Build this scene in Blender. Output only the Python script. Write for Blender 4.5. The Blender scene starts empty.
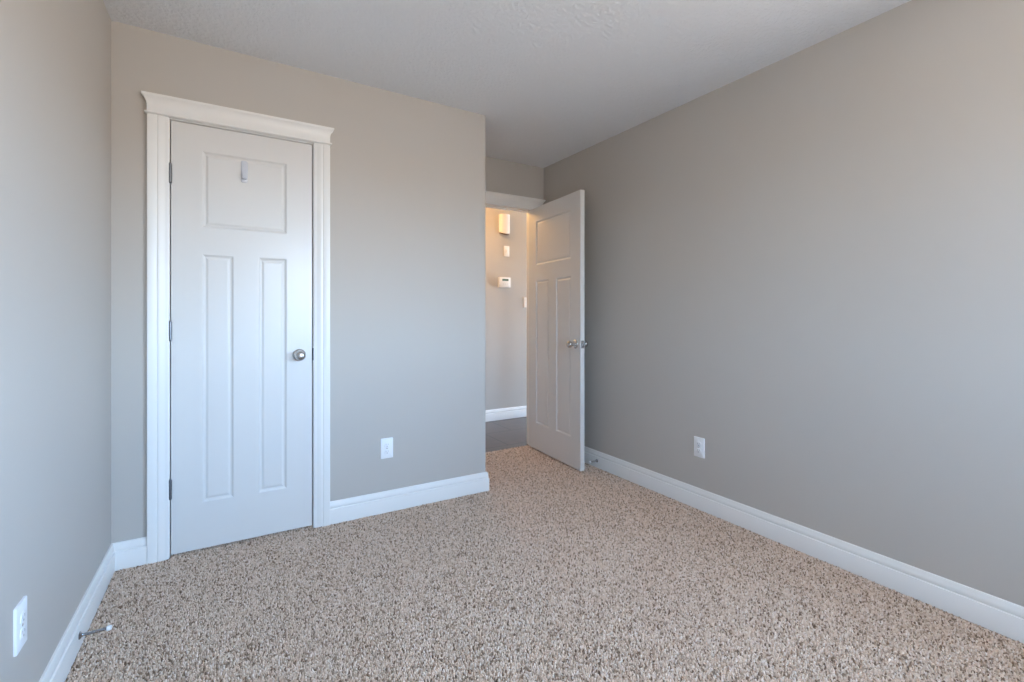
import bpy, bmesh, math
import numpy as np
from mathutils import Vector, Matrix

# ------------------------------------------------------------------ camera
SC = bpy.context.scene
COL = SC.collection
YAW = 0.5392
cam_d = bpy.data.cameras.new('camera')
cam_d.sensor_fit = 'HORIZONTAL'
cam_d.sensor_width = 36.0
cam_d.lens = 36.0 * 470.72 / 1024.0
cam_d.shift_y = -(341.0 - 316.4) / 1024.0
cam_d.clip_start = 0.02
cam = bpy.data.objects.new('camera', cam_d)
COL.objects.link(cam)
cam.location = (0, 0, 1.1362)
cam.rotation_euler = (math.pi / 2, 0, -YAW)
SC.camera = cam

# ------------------------------------------------------------------ sky seen through the window
SKY_BLUE = (0.45, 0.75, 1.18)
SKY_LOW = (0.70, 0.885, 1.08)
GROUND = (0.385, 0.345, 0.305)
SKY_STRENGTH = 27.5
world = bpy.data.worlds.new('sky')
SC.world = world
world.use_nodes = True
nt = world.node_tree
nt.nodes.clear()
wo = nt.nodes.new('ShaderNodeOutputWorld')
bg = nt.nodes.new('ShaderNodeBackground')
tc = nt.nodes.new('ShaderNodeTexCoord')
sp = nt.nodes.new('ShaderNodeSeparateXYZ')
rm = nt.nodes.new('ShaderNodeMapRange')
rm.inputs['From Min'].default_value = -1.0
rm.inputs['From Max'].default_value = 1.0
cr = nt.nodes.new('ShaderNodeValToRGB')
el = cr.color_ramp.elements
el[0].position = 0.0
el[0].color = (*GROUND, 1)
el[1].position = 0.493
el[1].color = (*GROUND, 1)
e = el.new(0.513); e.color = (*SKY_LOW, 1)
e = el.new(0.60); e.color = (*SKY_BLUE, 1)
e = el.new(0.78); e.color = (*[c * 0.5 for c in SKY_BLUE], 1)
e = el.new(0.95); e.color = (*[c * 0.22 for c in SKY_BLUE], 1)
nt.links.new(tc.outputs['Generated'], sp.inputs[0])
nt.links.new(sp.outputs['Z'], rm.inputs['Value'])
nt.links.new(rm.outputs['Result'], cr.inputs['Fac'])
nt.links.new(cr.outputs['Color'], bg.inputs['Color'])
bg.inputs['Strength'].default_value = SKY_STRENGTH
nt.links.new(bg.outputs[0], wo.inputs[0])

# ------------------------------------------------------------------ view
vs = SC.view_settings
vs.view_transform = 'Standard'
vs.look = 'None'
vs.exposure = 0.9
vs.gamma = 1.0
vs.use_curve_mapping = False
SC.cycles.use_denoising = True
SC.cycles.use_adaptive_sampling = False
SC.cycles.max_bounces = 12
SC.cycles.diffuse_bounces = 10
SC.cycles.sample_clamp_indirect = 8.0

# ------------------------------------------------------------------ room measures (metres)
XL, XR = -0.4569, 2.3773          # left and right wall faces
YR = -1.20                        # rear wall (behind the camera)
YC = 2.7253                       # closet wall face
XC = 1.4327                       # outside corner of the closet
YD = 3.4289                       # wall of the bedroom door
YD2 = YD + 0.115
YH = 4.508                        # far hallway wall
HX0, HX1 = 0.3, 5.5               # hallway ends
WT = 0.115
WIN2 = (0.56, 1.21, 0.95, 2.06)    # window opening in the rear wall: x0, x1, z0, z1
WIN = (-1.08, 0.12, 0.95, 2.06)   # window opening in the right wall, behind the view: y0, y1, z0, z1


def CEL(x, y):                    # the ceiling is a touch out of level
    return 2.44 - 0.0068 * (x - 0.7) + 0.0097 * (y - 1.5)


# portal at the window, to sample the sky well
pl = bpy.data.lights.new('window_portal', 'AREA')
pl.shape = 'RECTANGLE'
pl.size = WIN[1] - WIN[0]
pl.size_y = WIN[3] - WIN[2]
pl.cycles.is_portal = True
po = bpy.data.objects.new('window_portal', pl)
COL.objects.link(po)
po.location = (XR + WT + 0.01, (WIN[0] + WIN[1]) / 2, (WIN[2] + WIN[3]) / 2)
po.rotation_euler = (math.pi / 2, 0, math.pi / 2)
pl = bpy.data.lights.new('rear_window_portal', 'AREA')
pl.shape = 'RECTANGLE'
pl.size = WIN2[1] - WIN2[0]
pl.size_y = WIN2[3] - WIN2[2]
pl.cycles.is_portal = True
po = bpy.data.objects.new('rear_window_portal', pl)
COL.objects.link(po)
po.location = ((WIN2[0] + WIN2[1]) / 2, YR - WT - 0.01, (WIN2[2] + WIN2[3]) / 2)
po.rotation_euler = (math.pi / 2, 0, 0)
# portal at the open end of the hallway
pl = bpy.data.lights.new('hallway_portal', 'AREA')
pl.shape = 'RECTANGLE'
pl.size = 0.84
pl.size_y = 2.05
pl.cycles.is_portal = True
po = bpy.data.objects.new('hallway_portal', pl)
COL.objects.link(po)
po.location = (HX1 + WT + 0.01, (YD2 + YH) / 2, 1.03)
po.rotation_euler = (math.pi / 2, 0, math.pi / 2)
# the hallway's ceiling lamp
hl = bpy.data.lights.new('hallway_lamp', 'POINT')
hl.energy = 12.0
hl.color = (1.0, 0.54, 0.17)
hl.shadow_soft_size = 0.08
ho = bpy.data.objects.new('hallway_lamp', hl)
COL.objects.link(ho)
ho.location = (1.88, 4.16, 2.33)


# ------------------------------------------------------------------ materials
def principled(name, color, rough=0.5, metal=0.0, spec=0.5):
    m = bpy.data.materials.new(name)
    m.use_nodes = True
    b = m.node_tree.nodes['Principled BSDF']
    b.inputs['Base Color'].default_value = (*color, 1)
    b.inputs['Roughness'].default_value = rough
    b.inputs['Metallic'].default_value = metal
    b.inputs['Specular IOR Level'].default_value = spec
    return m


def add_bump(m, scale, strength, dist, detail=3.0, ramp=None, rough=0.55):
    t = m.node_tree
    b = t.nodes['Principled BSDF']
    c = t.nodes.new('ShaderNodeTexCoord')
    n = t.nodes.new('ShaderNodeTexNoise')
    n.inputs['Scale'].default_value = scale
    n.inputs['Detail'].default_value = detail
    n.inputs['Roughness'].default_value = rough
    bp = t.nodes.new('ShaderNodeBump')
    bp.inputs['Strength'].default_value = strength
    bp.inputs['Distance'].default_value = dist
    t.links.new(c.outputs['Object'], n.inputs['Vector'])
    src = n.outputs['Fac']
    if ramp:
        r = t.nodes.new('ShaderNodeValToRGB')
        r.color_ramp.elements[0].position = ramp[0]
        r.color_ramp.elements[1].position = ramp[1]
        t.links.new(src, r.inputs['Fac'])
        src = r.outputs['Color']
    t.links.new(src, bp.inputs['Height'])
    t.links.new(bp.outputs['Normal'], b.inputs['Normal'])
    return m


M = {}
M['wall'] = add_bump(principled('greige_wall_paint', (0.49, 0.456, 0.415), 0.55, 0, 0.3), 220, 0.12, 0.001)
M['ceiling'] = add_bump(principled('textured_ceiling_paint', (0.76, 0.775, 0.80), 0.8, 0, 0.2), 52, 0.5, 0.005, 4.0, (0.42, 0.62))
M['trim'] = principled('white_trim_paint', (0.79, 0.78, 0.755), 0.32, 0, 0.5)
M['door'] = principled('white_door_paint', (0.68, 0.67, 0.65), 0.30, 0, 0.5)
M['plastic'] = principled('white_plastic', (0.82, 0.83, 0.84), 0.35, 0, 0.5)
M['clear'] = principled('translucent_white_plastic', (0.58, 0.60, 0.65), 0.2, 0, 0.5)
M['slot'] = principled('dark_slot', (0.33, 0.33, 0.34), 0.6)
M['nickel'] = principled('satin_nickel', (0.58, 0.575, 0.57), 0.27, 1.0)
M['steel'] = principled('dull_steel', (0.40, 0.40, 0.41), 0.24, 1.0)
M['hinge'] = principled('brushed_hinge_metal', (0.22, 0.23, 0.25), 0.4, 1.0)
M['rubber'] = principled('white_rubber', (0.85, 0.85, 0.86), 0.6)
M['chime'] = principled('chime_cover_white', (0.74, 0.73, 0.74), 0.5)
M['lcd'] = principled('green_display', (0.09, 0.16, 0.12), 0.25)
M['vinyl'] = principled('window_vinyl', (0.8, 0.8, 0.8), 0.4)
M['backing'] = principled('carpet_backing', (0.42, 0.35, 0.29), 0.95, 0, 0.05)
M['concrete'] = principled('subfloor', (0.3, 0.28, 0.26), 0.9)


YARN = [(0.0, (0.201, 0.135, 0.092)), (0.1, (0.328, 0.235, 0.166)), (0.22, (0.565, 0.427, 0.325)), (0.5, (0.711, 0.553, 0.43)), (0.8, (0.793, 0.645, 0.526)), (1.0, (0.848, 0.74, 0.658))]


def make_carpet():
    """Yarn colours mixed tuft by tuft: the tuft number is stored on the mesh, the colours are chosen here."""
    m = principled('speckled_carpet_yarn', (0.5, 0.45, 0.4), 0.95, 0, 0.05)
    t = m.node_tree
    b = t.nodes['Principled BSDF']
    at = t.nodes.new('ShaderNodeAttribute')
    at.attribute_name = 'tuft'
    r = t.nodes.new('ShaderNodeValToRGB')
    els = r.color_ramp.elements
    stops = YARN
    els[0].position = stops[0][0]; els[0].color = (*stops[0][1], 1)
    els[1].position = stops[-1][0]; els[1].color = (*stops[-1][1], 1)
    for p, cc in stops[1:-1]:
        q = els.new(p); q.color = (*cc, 1)
    t.links.new(at.outputs['Fac'], r.inputs['Fac'])
    t.links.new(r.outputs['Color'], b.inputs['Base Color'])
    return m


def make_tile():
    m = principled('dark_hall_tile', (0.06, 0.045, 0.04), 0.28, 0, 0.5)
    t = m.node_tree
    b = t.nodes['Principled BSDF']
    c = t.nodes.new('ShaderNodeTexCoord')
    mp = t.nodes.new('ShaderNodeMapping')
    mp.inputs['Location'].default_value = (-2.117 + 0.30, -3.60, 0)
    br = t.nodes.new('ShaderNodeTexBrick')
    br.offset = 0.5
    br.inputs['Scale'].default_value = 1.0
    br.inputs['Brick Width'].default_value = 0.60
    br.inputs['Row Height'].default_value = 0.45
    br.inputs['Mortar Size'].default_value = 0.006
    br.inputs['Color1'].default_value = (0.092, 0.066, 0.056, 1)
    br.inputs['Color2'].default_value = (0.080, 0.058, 0.050, 1)
    br.inputs['Mortar'].default_value = (0.016, 0.013, 0.012, 1)
    t.links.new(c.outputs['Object'], mp.inputs['Vector'])
    t.links.new(mp.outputs['Vector'], br.inputs['Vector'])
    n = t.nodes.new('ShaderNodeTexNoise')
    n.inputs['Scale'].default_value = 14
    n.inputs['Detail'].default_value = 5
    t.links.new(c.outputs['Object'], n.inputs['Vector'])
    mr = t.nodes.new('ShaderNodeMapRange')
    mr.inputs['To Min'].default_value = 0.7
    mr.inputs['To Max'].default_value = 1.3
    t.links.new(n.outputs['Fac'], mr.inputs['Value'])
    mu = t.nodes.new('ShaderNodeMixRGB')
    mu.blend_type = 'MULTIPLY'
    mu.inputs['Fac'].default_value = 1.0
    t.links.new(br.outputs['Color'], mu.inputs['Color1'])
    t.links.new(mr.outputs['Result'], mu.inputs['Color2'])
    t.links.new(mu.outputs['Color'], b.inputs['Base Color'])
    return m


def make_glass():
    m = bpy.data.materials.new('clear_window_glass')
    m.use_nodes = True
    t = m.node_tree
    t.nodes.clear()
    o = t.nodes.new('ShaderNodeOutputMaterial')
    mix = t.nodes.new('ShaderNodeMixShader')
    mix.inputs['Fac'].default_value = 0.06
    tr = t.nodes.new('ShaderNodeBsdfTransparent')
    gl = t.nodes.new('ShaderNodeBsdfGlossy')
    gl.inputs['Roughness'].default_value = 0.02
    t.links.new(tr.outputs[0], mix.inputs[1])
    t.links.new(gl.outputs[0], mix.inputs[2])
    t.links.new(mix.outputs[0], o.inputs[0])
    return m


M['carpet'] = make_carpet()
M['tile'] = make_tile()
M['glass'] = make_glass()


# ------------------------------------------------------------------ helpers
def obj(name, bm, mat, parent=None, smooth=False, loc=None):
    bmesh.ops.recalc_face_normals(bm, faces=bm.faces[:])
    me = bpy.data.meshes.new(name)
    bm.to_mesh(me)
    bm.free()
    if isinstance(mat, (list, tuple)):
        for x in mat:
            me.materials.append(x)
    else:
        me.materials.append(mat)
    if smooth:
        for p in me.polygons:
            p.use_smooth = True
        me.set_sharp_from_angle(angle=math.radians(35))
    o = bpy.data.objects.new(name, me)
    COL.objects.link(o)
    if parent:
        o.parent = parent
    if loc:
        o.location = loc
    return o


def empty(name, loc=(0, 0, 0), rotz=0.0):
    o = bpy.data.objects.new(name, None)
    o.empty_display_size = 0.05
    COL.objects.link(o)
    o.location = loc
    o.rotation_euler = (0, 0, rotz)
    return o


def tag(o, label, cat, group=None, kind=None):
    o['label'] = label
    o['category'] = cat
    if group:
        o['group'] = group
    if kind:
        o['kind'] = kind
    return o


def struct(o, label, cat):
    return tag(o, label, cat, kind='structure')


def box(bm, x0, x1, y0, y1, z0, z1, top=None, bottom=None, bev=0.0, seg=2):
    pts = []
    for z in (0, 1):
        for x, y in ((x0, y0), (x1, y0), (x1, y1), (x0, y1)):
            zz = (top(x, y) if (z and top) else (z1 if z else (bottom(x, y) if bottom else z0)))
            pts.append(bm.verts.new((x, y, zz)))
    f = [(3, 2, 1, 0), (4, 5, 6, 7), (0, 1, 5, 4), (1, 2, 6, 5), (2, 3, 7, 6), (3, 0, 4, 7)]
    fs = [bm.faces.new([pts[i] for i in q]) for q in f]
    if bev:
        es = list({e for q in fs for e in q.edges})
        bmesh.ops.bevel(bm, geom=es, offset=bev, segments=seg, profile=0.5, affect='EDGES')
    return pts


def sweep(bm, prof, p0, p1, nrm, m0=0.0, m1=0.0):
    """Profile [(out, z)] run from p0 to p1 on the floor plan, `nrm` pointing off the wall.
    m0/m1: how far each end moves outward per unit of `out` (+1 outside mitre, -1 inside mitre)."""
    p0, p1, n = Vector(p0), Vector(p1), Vector(nrm)
    d = (p1 - p0).normalized()
    a, b = [], []
    for o, z in prof:
        q = p0 + n * o - d * (m0 * o)
        a.append(bm.verts.new((q.x, q.y, z)))
        q = p1 + n * o + d * (m1 * o)
        b.append(bm.verts.new((q.x, q.y, z)))
    k = len(prof)
    for i in range(k):
        j = (i + 1) % k
        bm.faces.new((a[i], a[j], b[j], b[i]))
    bm.faces.new(a[::-1])
    bm.faces.new(b)


def lathe(bm, prof, seg=24, axis='y', sign=-1):
    """prof [(radius, along)]; turned about the local axis (y by default, going to -y)."""
    rings = []
    for r, s in prof:
        ring = []
        if r < 1e-6:
            p = (0, sign * s, 0) if axis == 'y' else (0, 0, s)
            ring = [bm.verts.new(p)]
        else:
            for i in range(seg):
                a = 2 * math.pi * i / seg
                if axis == 'y':
                    ring.append(bm.verts.new((r * math.cos(a), sign * s, r * math.sin(a))))
                else:
                    ring.append(bm.verts.new((r * math.cos(a), r * math.sin(a), s)))
        rings.append(ring)
    for q, w in zip(rings[:-1], rings[1:]):
        for i in range(seg):
            j = (i + 1) % seg
            if len(q) == 1 and len(w) == 1:
                continue
            if len(q) == 1:
                bm.faces.new((q[0], w[i], w[j]))
            elif len(w) == 1:
                bm.faces.new((q[i], w[0], q[j]))
            else:
                bm.faces.new((q[i], w[i], w[j], q[j]))
    if len(rings[0]) > 1:
        bm.faces.new(rings[0])
    if len(rings[-1]) > 1:
        bm.faces.new(rings[-1])


def rounded_plate(bm, w, h, t, r=0.004, y0=0.0, dome=0.0015, cx=0.0, cz=0.0, seg=4):
    """A plate on the plane y=y0, growing to -y, with rounded corners and a soft front edge."""
    def ring(inset, y):
        out = []
        ww, hh, rr = w / 2 - inset, h / 2 - inset, max(r - inset, 0.0006)
        for sx, sz, a0 in ((1, 1, 0), (-1, 1, 90), (-1, -1, 180), (1, -1, 270)):
            for k in range(seg + 1):
                a = math.radians(a0 + 90 * k / seg)
                out.append(bm.verts.new((cx + sx * (ww - rr) + rr * math.cos(a), y, cz + sz * (hh - rr) + rr * math.sin(a))))
        return out
    rs = [ring(0, y0), ring(0, y0 - t + dome), ring(dome * 0.3, y0 - t + dome * 0.3), ring(dome, y0 - t)]
    for a, b in zip(rs[:-1], rs[1:]):
        n = len(a)
        for i in range(n):
            bm.faces.new((a[i], a[(i + 1) % n], b[(i + 1) % n], b[i]))
    bm.faces.new(rs[0])
    bm.faces.new(rs[-1])


# ------------------------------------------------------------------ floors and ceilings
bm = bmesh.new()
box(bm, XL - 0.05, XR + 0.05, YR - 0.05, 3.487, -0.06, -0.006)
struct(obj('floor', bm, M['backing']), 'bedroom floor under the speckled beige carpet', 'floor')
bm = bmesh.new()
box(bm, HX0 - WT, HX1 + WT, 3.487, YH + 0.05, -0.06, -0.004)
struct(obj('floor_hall', bm, M['tile']), 'dark brown tile floor of the hallway beyond the open door', 'floor')
bm = bmesh.new()
box(bm, XL - WT, XR + WT, YR - WT, YD2, 0, 2.60, bottom=lambda x, y: CEL(x, y))
struct(obj('ceiling', bm, M['ceiling']), 'white textured bedroom ceiling', 'ceiling')
bm = bmesh.new()
box(bm, HX0 - WT, HX1 + WT, YD2, YH + WT, 0, 2.60, bottom=lambda x, y: CEL(x, y))
struct(obj('ceiling_hall', bm, M['ceiling']), 'white hallway ceiling beyond the open door', 'ceiling')

# carpet pile: every tuft a small leaning spike of yarn, all in one mesh
def carpet_pile():
    rng = np.random.default_rng(7)
    pitch = 0.0060

    def patch(x0, x1, y0, y1):
        nx, ny = int(round((x1 - x0) / pitch)), int(round((y1 - y0) / pitch))
        gx, gy = np.meshgrid(x0 + (np.arange(nx) + 0.5) * (x1 - x0) / nx, y0 + (np.arange(ny) + 0.5) * (y1 - y0) / ny)
        return np.stack([gx.ravel(), gy.ravel()], 1)
    p = np.concatenate([patch(XL + 0.016, XR - 0.016, -0.45, YC - 0.016), patch(XC + 0.016, XR - 0.016, YC - 0.016, YD - 0.0),
                        patch(HD[0] + 0.02, HD[1] - 0.02, YD, 3.485), patch(HC[0] + 0.02, HC[1] - 0.02, YC - 0.016, YC + 0.05)])
    n = len(p)
    p = p + rng.uniform(-0.4, 0.4, (n, 2)) * pitch
    a0 = rng.uniform(0, 2 * np.pi, n)
    rad = rng.uniform(0.0034, 0.0049, n)
    hgt = rng.uniform(0.000, 0.0058, n)
    lean = rng.normal(0, 0.0024, (n, 2))
    co = np.zeros((n, 7, 3))
    for k in range(3):
        a = a0 + 2 * np.pi * k / 3
        dx, dy = np.cos(a), np.sin(a)
        co[:, k, 0] = p[:, 0] + rad * dx
        co[:, k, 1] = p[:, 1] + rad * dy
        co[:, k, 2] = -0.0065
        co[:, 3 + k, 0] = p[:, 0] + lean[:, 0] * 0.6 + rad * 0.72 * dx
        co[:, 3 + k, 1] = p[:, 1] + lean[:, 1] * 0.6 + rad * 0.72 * dy
        co[:, 3 + k, 2] = hgt - 0.0022
    co[:, 6, 0] = p[:, 0] + lean[:, 0]
    co[:, 6, 1] = p[:, 1] + lean[:, 1]
    co[:, 6, 2] = hgt
    tri = []
    for k in range(3):
        j = (k + 1) % 3
        tri += [(k, j, 3 + j), (k, 3 + j, 3 + k), (3 + k, 3 + j, 6)]
    tri = np.array(tri)
    idx = (np.arange(n)[:, None, None] * 7 + tri[None]).reshape(-1)
    nf = n * len(tri)
    me = bpy.data.meshes.new('carpet_pile')
    me.vertices.add(n * 7)
    me.vertices.foreach_set('co', co.reshape(-1).astype(np.float32))
    me.loops.add(nf * 3)
    me.loops.foreach_set('vertex_index', idx.astype(np.int32))
    me.polygons.add(nf)
    me.polygons.foreach_set('loop_start', (np.arange(nf) * 3).astype(np.int32))
    me.update(calc_edges=True)
    at = me.attributes.new('tuft', 'FLOAT', 'POINT')
    at.data.foreach_set('value', np.repeat(rng.uniform(0, 1, n), 7).astype(np.float32))
    me.polygons.foreach_set('use_smooth', np.ones(nf, dtype=bool))
    me.materials.append(M['carpet'])
    o = bpy.data.objects.new('carpet_pile', me)
    COL.objects.link(o)
    return tag(o, 'speckled beige and brown carpet pile covering the bedroom floor', 'carpet', kind='stuff')


# ------------------------------------------------------------------ walls
bm = bmesh.new()
box(bm, XL - WT, XL, YR, YD, -0.05, 0, top=CEL)
struct(obj('wall_left', bm, M['wall']), 'greige wall on the left with a low outlet', 'wall')
bm = bmesh.new()
box(bm, XR, XR + WT, YR, WIN[0], -0.05, 0, top=CEL)
box(bm, XR, XR + WT, WIN[0], WIN[1], -0.05, WIN[2])
box(bm, XR, XR + WT, WIN[0], WIN[1], WIN[3], 0, top=CEL)
box(bm, XR, XR + WT, WIN[1], YD, -0.05, 0, top=CEL)
struct(obj('wall_right', bm, M['wall']), 'long greige wall on the right', 'wall')

HC = (-0.262, 0.400, 2.082)        # rough opening of the closet door
bm = bmesh.new()
box(bm, XL, HC[0], YC, YC + WT, -0.05, 0, top=CEL)
box(bm, HC[0], HC[1], YC, YC + WT, HC[2], 0, top=CEL)
pts = box(bm, HC[1], XC, YC, YC + WT, -0.05, 0, top=CEL)
ed = [e for e in bm.edges if set(e.verts) == {pts[1], pts[5]}]
bmesh.ops.bevel(bm, geom=ed, offset=0.009, segments=4, profile=0.5, affect='EDGES')
struct(obj('wall_closet', bm, M['wall']), 'greige closet wall around the white closed door', 'wall')
bm = bmesh.new()
box(bm, XC - WT, XC, YC + WT, YD, -0.05, 0, top=CEL)
struct(obj('wall_nook', bm, M['wall']), 'short side wall of the closet turning towards the bedroom door', 'wall')

HD = (1.489, 2.291, 2.081)         # rough opening of the bedroom door
bm = bmesh.new()
box(bm, XL - WT, HD[0], YD, YD2, -0.05, 0, top=CEL)
box(bm, HD[0], HD[1], YD, YD2, HD[2], 0, top=CEL)
box(bm, HD[1], HX1 + WT, YD, YD2, -0.05, 0, top=CEL)
struct(obj('wall_door', bm, M['wall']), 'shaded greige wall above the open bedroom door', 'wall')
bm = bmesh.new()
box(bm, HX0 - WT, HX1 + WT, YH, YH + WT, -0.05, 0, top=CEL)
struct(obj('wall_hall', bm, M['wall']), 'warmly lit hallway wall seen through the open doorway', 'wall')
bm = bmesh.new()
box(bm, HX0 - WT, HX0, YD2, YH, -0.05, 0, top=CEL)
struct(obj('wall_hall_end', bm, M['wall']), 'end wall of the hallway, hidden behind the closet', 'wall')
bm = bmesh.new()
box(bm, HX1, HX1 + WT, YD2, YH, 2.08, 0, top=CEL)
struct(obj('wall_hall_opening', bm, M['wall']), 'wall above the opening at the hallway end behind the open door', 'wall')
bm = bmesh.new()
box(bm, XL - WT, WIN2[0], YR - WT, YR, -0.05, 0, top=CEL)
box(bm, WIN2[1], XR + WT, YR - WT, YR, -0.05, 0, top=CEL)
box(bm, WIN2[0], WIN2[1], YR - WT, YR, -0.05, WIN2[2])
box(bm, WIN2[0], WIN2[1], YR - WT, YR, WIN2[3], 0, top=CEL)
struct(obj('wall_rear', bm, M['wall']), 'greige wall behind the camera', 'wall')

carpet_pile()

# ------------------------------------------------------------------ windows behind the view
def window(name, loc, rotz, W, H, label):
    win = struct(empty(name, loc, rotz), label, 'window')
    bm = bmesh.new()
    fw = 0.05
    box(bm, -W / 2, -W / 2 + fw, -0.03, 0.03, 0, H)
    box(bm, W / 2 - fw, W / 2, -0.03, 0.03, 0, H)
    box(bm, -W / 2 + fw, W / 2 - fw, -0.03, 0.03, 0, fw)
    box(bm, -W / 2 + fw, W / 2 - fw, -0.03, 0.03, H - fw, H)
    obj('window_frame', bm, M['vinyl'], win)
    bm = bmesh.new()
    box(bm, -W / 2 + fw, W / 2 - fw, -0.003, 0.003, fw, H - fw)
    obj('pane', bm, M['glass'], win)


window('window_1', (XR + 0.07, (WIN[0] + WIN[1]) / 2, WIN[2]), math.pi / 2, WIN[1] - WIN[0], WIN[3] - WIN[2], 'white framed window in the right wall, beside the camera')
window('window_2', ((WIN2[0] + WIN2[1]) / 2, YR - 0.07, WIN2[2]), 0, WIN2[1] - WIN2[0], WIN2[3] - WIN2[2], 'white framed window in the wall behind the camera')

# ------------------------------------------------------------------ baseboards
BH = 0.122
BASE = [(0, 0), (0.0155, 0), (0.0160, 0.079), (0.0150, 0.0820), (0.0095, 0.0835), (0.0092, 0.0870), (0.0118, 0.090), (0.0122, 0.096),
        (0.0112, 0.103), (0.0092, 0.1095), (0.0080, 0.115), (0.0072, 0.1195), (0.0050, BH), (0, BH)]


def baseboard(name, runs, label):
    bm = bmesh.new()
    for r in runs:
        sweep(bm, BASE, *r)
    o = obj(name, bm, M['trim'], smooth=True)
    return struct(o, label, 'baseboard')


CAS = 0.082                        # casing width
C0, C1 = -0.2465, 0.384             # closet casing, inner edges
D0, D1 = 1.502, 2.278              # bedroom door casing, inner edges
baseboard('baseboard_left', [((XL, YR), (XL, YC), (1, 0), -1, -1)], 'white moulded baseboard along the left wall')
baseboard('baseboard_closet', [((XL, YC), (C0 - CAS, YC), (0, -1), -1, 0),
                               ((C1 + CAS, YC), (XC, YC), (0, -1), 0, 1)], 'white moulded baseboard along the closet wall')
baseboard('baseboard_nook', [((XC, YC), (XC, YD), (1, 0), 1, 0)], 'white baseboard round the closet corner')
baseboard('baseboard_right', [((XR, YR), (XR, YD), (-1, 0), -1, -1)], 'long white moulded baseboard along the right wall')
baseboard('baseboard_door', [((D1 + 0.076, YD), (XR, YD), (0, -1), 0, -1)], 'short white baseboard behind the open door')
baseboard('baseboard_rear', [((XL, YR), (XR, YR), (0, 1), -1, -1)], 'white baseboard along the wall behind the camera')
baseboard('baseboard_hall', [((HX0 - WT, YH), (HX1, YH), (0, -1), 0, 0)], 'white baseboard on the hallway wall beyond the doorway')

# ------------------------------------------------------------------ door casings
CASP = [(0, 0), (0.018, 0.0), (0.0195, 0.002), (0.0195, 0.033), (0.0185, 0.0350), (0.0165, 0.0360), (0.0165, 0.0385), (0.0176, 0.0405),
        (0.0174, 0.0450), (0.0160, 0.0520), (0.0140, 0.0590), (0.0122, 0.0650), (0.0112, 0.0700), (0.0112, 0.0760), (0.0102, 0.0800), (0.0085, CAS), (0, CAS)]
HEADP = [(-0.002, 0.000), (0.004, 0.000), (0.0075, 0.002), (0.0090, 0.0055), (0.0075, 0.009), (0.004, 0.011), (0.0005, 0.0115), (0.0, 0.013),
         (0.0, 0.042), (0.001, 0.050), (0.0035, 0.058), (0.0070, 0.066), (0.0112, 0.073), (0.0160, 0.079), (0.0172, 0.080), (0.0180, 0.082), (0.0180, 0.089), (0.0170, 0.090), (-0.002, 0.090)]


def casing(bm, xi, xo, y, z0, z1):
    """Upright casing with its profile; outer edge at xo (thick), inner edge at xi."""
    s = 1 if xi > xo else -1
    w = abs(xi - xo) / CAS
    a, b = [], []
    for t, u in CASP:
        a.append(bm.verts.new((xo + s * u * w, y - t, z0)))
        b.append(bm.verts.new((xo + s * u * w, y - t, z1)))
    n = len(CASP)
    for i in range(n):
        j = (i + 1) % n
        bm.faces.new((a[i], a[j], b[j], b[i]))
    bm.faces.new(a[::-1])
    bm.faces.new(b)


def header(bm, x0, x1, y, z0, extra=0.0):
    rings = []
    for d, z in HEADP:
        z += extra if z > 0.03 else 0.0
        rings.append([bm.verts.new(p) for p in ((x0 - d, y, z0 + z), (x0 - d, y - 0.0205 - d, z0 + z), (x1 + d, y - 0.0205 - d, z0 + z), (x1 + d, y, z0 + z))])
    for a, b in zip(rings[:-1], rings[1:]):
        for i in range(4):
            j = (i + 1) % 4
            bm.faces.new((a[i], a[j], b[j], b[i]))
    bm.faces.new(rings[0])
    bm.faces.new(rings[-1])


def doorway(name, label, hole, inner, left_w, right_w, yface, depth, stop_y, ztop, extra=0.0):
    x0, x1, zt = hole
    j = 0.018
    t = struct(empty(name, ((x0 + x1) / 2, yface, 0)), label, 'door frame')
    ox, oy = -(x0 + x1) / 2, -yface

    def put(n, bm, smooth=False):
        bmesh.ops.translate(bm, verts=bm.verts[:], vec=(ox, oy, 0))
        return obj(n, bm, M['trim'], t, smooth)
    bm = bmesh.new()
    casing(bm, inner[0], inner[0] - left_w, yface, 0, ztop)
    put('casing', bm, True)
    bm = bmesh.new()
    casing(bm, inner[1], inner[1] + right_w, yface, 0, ztop)
    put('casing', bm, True)
    bm = bmesh.new()
    header(bm, inner[0] - left_w, inner[1] + right_w, yface, ztop, extra)
    put('header', bm, True)
    bm = bmesh.new()
    box(bm, x0, x0 + j, yface, yface + depth, 0, zt - j)
    box(bm, x1 - j, x1, yface, yface + depth, 0, zt - j)
    box(bm, x0, x1, yface, yface + depth, zt - j, zt)
    put('jamb', bm)
    bm = bmesh.new()
    box(bm, x0 + j, x0 + j + 0.010, stop_y, stop_y + 0.035, 0, zt - j - 0.010)
    box(bm, x1 - j - 0.010, x1 - j, stop_y, stop_y + 0.035, 0, zt - j - 0.010)
    box(bm, x0 + j, x1 - j, stop_y, stop_y + 0.035, zt - j - 0.010, zt - j)
    put('stop_strip', bm)
    return t


t1 = doorway('trim_1', 'white casing with flared crown header around the closet door', HC, (C0, C1), CAS, CAS, YC, WT, YC + 0.038, 2.068)
t2 = doorway('trim_2', 'white casing with flared header around the open bedroom doorway', HD, (D0, D1), 0.046, 0.076, YD, WT, YD + 0.044, 2.056, 0.012)
# strike plate lip at the closet jamb
bm = bmesh.new()
box(bm, C1 - 0.0035, C1 + 0.0015, YC - 0.0095, YC + 0.02, 0.900, 0.966, bev=0.001)
bmesh.ops.translate(bm, verts=bm.verts[:], vec=(-(HC[0] + HC[1]) / 2, -YC, 0))
o = obj('strike_plate', bm, M['hinge'], t1)
o['label'] = 'small metal strike plate'


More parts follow.
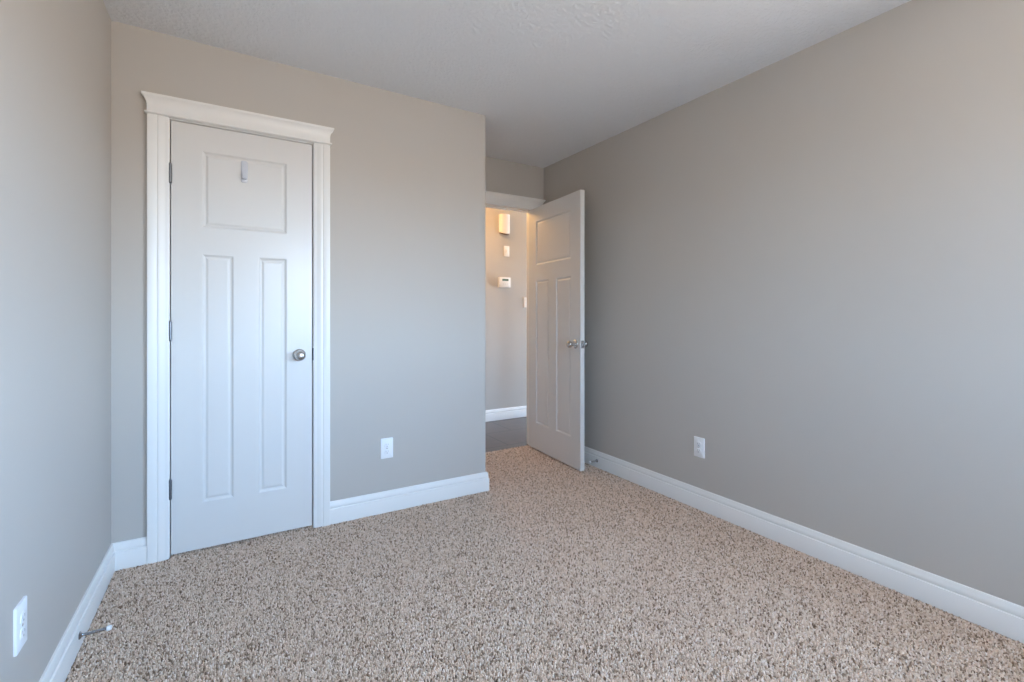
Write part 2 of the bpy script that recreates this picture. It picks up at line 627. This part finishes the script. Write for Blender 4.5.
# ------------------------------------------------------------------ doors
def door_leaf(w, h, th, panels):
    """Leaf with moulded panels on both faces: x 0..w, y 0..th (front at y=0), z 0..h."""
    bm = bmesh.new()
    xs = sorted({0, w} | {p[0] for p in panels} | {p[1] for p in panels})
    zs = sorted({0, h} | {p[2] for p in panels} | {p[3] for p in panels})
    prof = [(0, 0), (0.0025, 0.0006), (0.006, 0.0035), (0.0095, 0.0065), (0.0135, 0.0075), (0.0165, 0.0075), (0.020, 0.0055), (0.0245, 0.0035), (0.028, 0.003)]
    for face in (0, 1):
        def P(x, d, z):
            return bm.verts.new((x, d if face == 0 else th - d, z))
        for i in range(len(xs) - 1):
            for k in range(len(zs) - 1):
                cx, cz = (xs[i] + xs[i + 1]) / 2, (zs[k] + zs[k + 1]) / 2
                if any(p[0] < cx < p[1] and p[2] < cz < p[3] for p in panels):
                    continue
                bm.faces.new((P(xs[i], 0, zs[k]), P(xs[i + 1], 0, zs[k]), P(xs[i + 1], 0, zs[k + 1]), P(xs[i], 0, zs[k + 1])))
        for x0, x1, z0, z1 in panels:
            rings = []
            for a, d in prof:
                rings.append([P(x0 + a, d, z0 + a), P(x1 - a, d, z0 + a), P(x1 - a, d, z1 - a), P(x0 + a, d, z1 - a)])
            for q, r in zip(rings[:-1], rings[1:]):
                for i in range(4):
                    j = (i + 1) % 4
                    bm.faces.new((q[i], q[j], r[j], r[i]))
            bm.faces.new(rings[-1])
    V = bm.verts.new
    bm.faces.new((V((0, 0, 0)), V((0, th, 0)), V((0, th, h)), V((0, 0, h))))
    bm.faces.new((V((w, 0, 0)), V((w, th, 0)), V((w, th, h)), V((w, 0, h))))
    bm.faces.new((V((0, 0, 0)), V((w, 0, 0)), V((w, th, 0)), V((0, th, 0))))
    bm.faces.new((V((0, 0, h)), V((w, 0, h)), V((w, th, h)), V((0, th, h))))
    bmesh.ops.remove_doubles(bm, verts=bm.verts[:], dist=0.00005)
    return bm


KNOB = [(0.0125, 0.0), (0.0115, 0.012), (0.0110, 0.020), (0.0130, 0.024), (0.0195, 0.028), (0.0245, 0.034), (0.0265, 0.041), (0.0255, 0.048),
        (0.0220, 0.054), (0.0165, 0.0585), (0.009, 0.061), (0.0, 0.0618)]
ROSE = [(0.0325, 0.0), (0.0325, 0.003), (0.0310, 0.0055), (0.0270, 0.0075), (0.0180, 0.0095), (0.0125, 0.0105), (0.0, 0.0105)]


def knob_set(parent, x, z, y, sign):
    bm = bmesh.new()
    lathe(bm, ROSE, 28, 'y', sign)
    r = obj('rosette', bm, M['nickel'], parent, True, (x, y, z))
    bm = bmesh.new()
    lathe(bm, [(a, b + 0.009) for a, b in KNOB], 28, 'y', sign)
    k = obj('knob', bm, M['nickel'], parent, True, (x, y, z))
    k['label'] = 'round satin nickel knob'
    return k


def hinge(parent, x, y, z, leaf_dir=(0, 1)):
    """Knuckled barrel with two leaves, pin upright at (x, y)."""
    bm = bmesh.new()
    hh = 0.089
    prof = [(0.0, -0.004), (0.0035, -0.004), (0.0045, -0.001), (0.0062, 0.0)]
    n = 5
    for i in range(n):
        a, b = hh * i / n, hh * (i + 1) / n
        prof += [(0.0062, a + 0.0006), (0.0066, a + 0.001), (0.0066, b - 0.001), (0.0062, b - 0.0006)]
    prof += [(0.0062, hh), (0.0045, hh + 0.001), (0.0035, hh + 0.004), (0.0, hh + 0.004)]
    lathe(bm, prof, 16, 'z')
    bmesh.ops.translate(bm, verts=bm.verts[:], vec=(x, y, z - hh / 2))
    o = obj('hinge', bm, M['hinge'], parent, True)
    o['label'] = 'grey metal hinge barrel'
    lx, ly = leaf_dir
    bm = bmesh.new()
    box(bm, -0.0012, 0.0012, 0.0, 0.030, z - hh / 2, z + hh / 2)
    ang = math.atan2(ly, lx) - math.pi / 2
    bmesh.ops.rotate(bm, verts=bm.verts[:], cent=(0, 0, 0), matrix=Matrix.Rotation(ang, 3, 'Z'))
    bmesh.ops.translate(bm, verts=bm.verts[:], vec=(x, y, 0))
    obj('hinge_leaf', bm, M['hinge'], o)


def panels_for(w):
    st = 0.1215
    mid = 0.108
    pw = (w - 2 * st - mid) / 2
    return [(st, w - st, 1.555, 1.925), (st, st + pw, 0.221, 1.425), (w - st - pw, w - st, 0.221, 1.425)]


# closet door, closed
DW = 0.616
d1 = struct(empty('door_1', (-0.239, YC + 0.001, 0.013)), 'closed white three-panel closet door with a small hook on it', 'door')
obj('door_leaf', door_leaf(DW, 2.046, 0.035, panels_for(DW)), M['door'], d1)
knob_set(d1, DW - 0.063, 0.918, 0.0, -1)
for hz in (1.797, 1.055, 0.310):
    hinge(d1, -0.0025, -0.0070, hz, (0, 1))

# bedroom door, standing open into the room at a right angle
DW2 = 0.762
d2 = struct(empty('door_2', (2.2255, YD + 0.0055, 0.014), -math.pi / 2 - 0.0624), 'open white three-panel bedroom door seen from its shaded face', 'door')
# local x runs from the hinge towards the room, front (y=0) faces the nook
obj('door_leaf', door_leaf(DW2, 2.042, 0.036, panels_for(DW2)), M['door'], d2)
knob_set(d2, DW2 - 0.063, 0.918, 0.0, -1)
knob_set(d2, DW2 - 0.063, 0.918, 0.036, 1)
bm = bmesh.new()
box(bm, -0.0004, 0.0012, -0.0125, 0.0125, -0.0285, 0.0285, bev=0.0005)
o = obj('latch_plate', bm, M['nickel'], d2, loc=(DW2, 0.018, 0.918))
bm = bmesh.new()
lathe(bm, [(0.008, 0.0), (0.008, 0.008), (0.006, 0.011), (0, 0.012)], 16, 'z')
bmesh.ops.rotate(bm, verts=bm.verts[:], cent=(0, 0, 0), matrix=Matrix.Rotation(math.pi / 2, 3, 'Y'))
obj('latch_bolt', bm, M['nickel'], o, True)
for hz in (1.797, 1.055, 0.310):
    hinge(d2, 0.006, 0.043, hz, (0, -1))


# ------------------------------------------------------------------ wall outlets
def outlet(loc, rotz, label):
    t = tag(empty('wall_outlet', loc, rotz), label, 'outlet', 'white duplex outlets low on the walls')
    bm = bmesh.new()
    rounded_plate(bm, 0.072, 0.117, 0.0062, 0.004, 0.0, 0.0025)
    obj('cover_plate', bm, M['plastic'], t, True)
    for s in (1, -1):
        bm = bmesh.new()
        rounded_plate(bm, 0.034, 0.028, 0.0028, 0.0125, -0.0058, 0.001, 0, s * 0.0195)
        r = obj('receptacle', bm, M['plastic'], t, True)
        bm = bmesh.new()
        box(bm, -0.0075, -0.0055, -0.0090, -0.0075, s * 0.0195 - 0.0015, s * 0.0195 + 0.0075)
        box(bm, 0.0055, 0.0075, -0.0090, -0.0075, s * 0.0195 - 0.0005, s * 0.0195 + 0.0070)
        box(bm, -0.0025, 0.0025, -0.0090, -0.0075, s * 0.0195 - 0.0095, s * 0.0195 - 0.0050)
        obj('slots', bm, M['slot'], r)
    bm = bmesh.new()
    lathe(bm, [(0.0036, 0.0058), (0.0034, 0.0072), (0.0, 0.0076)], 14)
    obj('screw', bm, M['nickel'], t, True)
    return t


outlet((0.781, YC, 0.370), 0.0, 'white wall outlet on the closet wall, right of the closet door')
outlet((XR, 1.817, 0.364), -math.pi / 2, 'white wall outlet on the long right wall')
outlet((XL, 1.655, 0.357), math.pi / 2, 'white wall outlet at the lower edge of the left wall')


# ------------------------------------------------------------------ door stops
def door_stop(loc, rotz, length, label):
    """Rigid rod stop screwed to the baseboard; grows along local -y."""
    t = tag(empty('door_stop', loc, rotz), label, 'door stop', 'door stops on the baseboards')
    bm = bmesh.new()
    lathe(bm, [(0.0125, 0.0), (0.0125, 0.002), (0.0105, 0.0045), (0.0065, 0.007), (0.0048, 0.011), (0.0, 0.011)], 20)
    obj('base', bm, M['steel'], t, True)
    bm = bmesh.new()
    prof = [(0.0, 0.010)]
    n = 22
    L = length - 0.013
    for i in range(n + 1):
        s = 0.010 + (L - 0.010) * i / n
        prof += [(0.0046, s), (0.0056, s + (L - 0.010) / n * 0.5)]
    prof += [(0.0034, L + 0.003), (0.0, L + 0.003)]
    lathe(bm, prof, 14)
    obj('rod', bm, M['steel'], t, True)
    bm = bmesh.new()
    lathe(bm, [(0.0, L), (0.0074, L), (0.0086, L + 0.002), (0.0086, L + 0.010), (0.0070, L + 0.0135), (0.0, L + 0.0145)], 18)
    o = obj('tip', bm, M['rubber'], t, True)
    o['label'] = 'white rubber tip'
    return t


door_stop((XL + 0.0155, 2.130, 0.050), math.pi / 2, 0.085, 'small metal door stop with white tip on the left baseboard')
door_stop((XR - 0.0155, 2.705, 0.053), -math.pi / 2, 0.075, 'small metal door stop on right baseboard behind the open door')

# ------------------------------------------------------------------ hook on the closet door
hk = tag(empty('adhesive_hook', (0.0605, YC + 0.0045, 1.8645)), 'small pale plastic adhesive hook on the upper panel of the closet door', 'hook')
bm = bmesh.new()
rounded_plate(bm, 0.030, 0.110, 0.0045, 0.010, 0.0, 0.0015)
obj('backplate', bm, M['clear'], hk, True)
bm = bmesh.new()
path = [(-0.004, 0.020), (-0.0075, 0.004), (-0.0085, -0.015), (-0.0105, -0.030), (-0.016, -0.0385), (-0.0235, -0.0385), (-0.0285, -0.031), (-0.0305, -0.019), (-0.031, -0.012)]
wid = [0.006, 0.009, 0.0095, 0.0095, 0.0095, 0.0095, 0.009, 0.008, 0.0055]
rg = []
for i, ((y, z), w) in enumerate(zip(path, wid)):
    a = Vector(path[max(i - 1, 0)]); b = Vector(path[min(i + 1, len(path) - 1)])
    d = (b - a).normalized()
    n = Vector((-d.y, d.x)) * 0.0026
    rg.append([bm.verts.new(p) for p in ((-w, y - n.x, z - n.y), (w, y - n.x, z - n.y), (w, y + n.x, z + n.y), (-w, y + n.x, z + n.y))])
for a, b in zip(rg[:-1], rg[1:]):
    for i in range(4):
        j = (i + 1) % 4
        bm.faces.new((a[i], a[j], b[j], b[i]))
bm.faces.new(rg[0]); bm.faces.new(rg[-1])
obj('hook_arm', bm, M['clear'], hk, True)

# ------------------------------------------------------------------ things on the hallway wall
ch = tag(empty('door_chime', (2.592, YH, 2.043)), 'tall white curved chime box high on the hallway wall', 'door chime')
bm = bmesh.new()
cw, cd, chh = 0.062, 0.055, 0.215
N = 18
lo, hi = [], []
for i in range(N + 1):
    a = math.pi * i / N
    x = -cw * math.cos(a)
    y = -cd * (math.sin(a) ** 0.6)
    dz = 0.022 * (1 - math.sin(a))          # cover's lower edge sags in the middle
    lo.append(bm.verts.new((x, y, dz * 0.8)))
    hi.append(bm.verts.new((x, y, chh)))
for i in range(N):
    bm.faces.new((lo[i], lo[i + 1], hi[i + 1], hi[i]))
bm.faces.new(hi)
bm.faces.new((lo[0], hi[0], hi[N], lo[N]))
obj('cover', bm, M['chime'], ch, True)
bm = bmesh.new()
lo, hi = [], []
for i in range(N + 1):
    a = math.pi * i / N
    x = -cw * 0.9 * math.cos(a)
    y = -cd * 0.9 * (math.sin(a) ** 0.6)
    dz = 0.022 * (1 - math.sin(a)) * 0.8
    lo.append(bm.verts.new((x, y, dz - 0.016)))
    hi.append(bm.verts.new((x, y, dz + 0.004)))
for i in range(N):
    bm.faces.new((lo[i], lo[i + 1], hi[i + 1], hi[i]))
bm.faces.new(lo[::-1]); bm.faces.new(hi)
bm.faces.new((lo[0], hi[0], hi[N], lo[N]))
o = obj('base', bm, principled('brown_chime_base', (0.12, 0.075, 0.05), 0.6), ch, True)
o['label'] = 'dark base below the white cover'


def switch(name, loc, label, cat):
    t = tag(empty(name, loc), label, cat)
    bm = bmesh.new()
    rounded_plate(bm, 0.070, 0.115, 0.0065, 0.004, 0.0, 0.0025)
    obj('cover_plate', bm, M['plastic'], t, True)
    return t


sw = switch('light_switch', (2.884, YH, 1.295), 'white rocker light switch low beside the open door edge in the hallway', 'light switch')
bm = bmesh.new()
pts = [(-0.0165, 0.0333), (0.0165, 0.0333), (0.0165, 0.0), (0.0165, -0.0333), (-0.0165, -0.0333), (-0.0165, 0.0)]
yy = [-0.0105, -0.0105, -0.0082, -0.0070, -0.0070, -0.0082]
f = [bm.verts.new((x, y, z)) for (x, z), y in zip(pts, yy)]
b = [bm.verts.new((x, -0.0055, z)) for x, z in pts]
bm.faces.new((f[0], f[1], f[2], f[5])); bm.faces.new((f[5], f[2], f[3], f[4])); bm.faces.new(b)
for i in range(6):
    bm.faces.new((f[i], f[(i + 1) % 6], b[(i + 1) % 6], b[i]))
obj('rocker', bm, M['plastic'], sw)

sp_ = switch('wall_plate', (2.626, YH, 1.858), 'small white wall plate between the chime box and thermostat', 'wall plate')
bm = bmesh.new()
rounded_plate(bm, 0.024, 0.045, 0.004, 0.003, -0.0060, 0.001)
obj('toggle_frame', bm, M['plastic'], sp_, True)
bm = bmesh.new()
box(bm, -0.004, 0.004, -0.0160, -0.0095, -0.006, 0.009, bev=0.001)
obj('toggle', bm, M['plastic'], sp_)

th = tag(empty('thermostat', (2.590, YH, 1.510)), 'white boxy thermostat with a small green display on the hallway wall', 'thermostat')
bm = bmesh.new()
rounded_plate(bm, 0.142, 0.112, 0.032, 0.006, 0.0, 0.004)
obj('body', bm, M['plastic'], th, True)
bm = bmesh.new()
rounded_plate(bm, 0.078, 0.022, 0.0018, 0.002, -0.0312, 0.0006, 0.004, 0.027)
o = obj('display', bm, M['lcd'], th)
o['label'] = 'small green display'
for i in range(3):
    bm = bmesh.new()
    rounded_plate(bm, 0.014, 0.006, 0.0022, 0.002, -0.0312, 0.0006, -0.022 + 0.026 * i, -0.018)
    obj('button', bm, M['clear'], th)
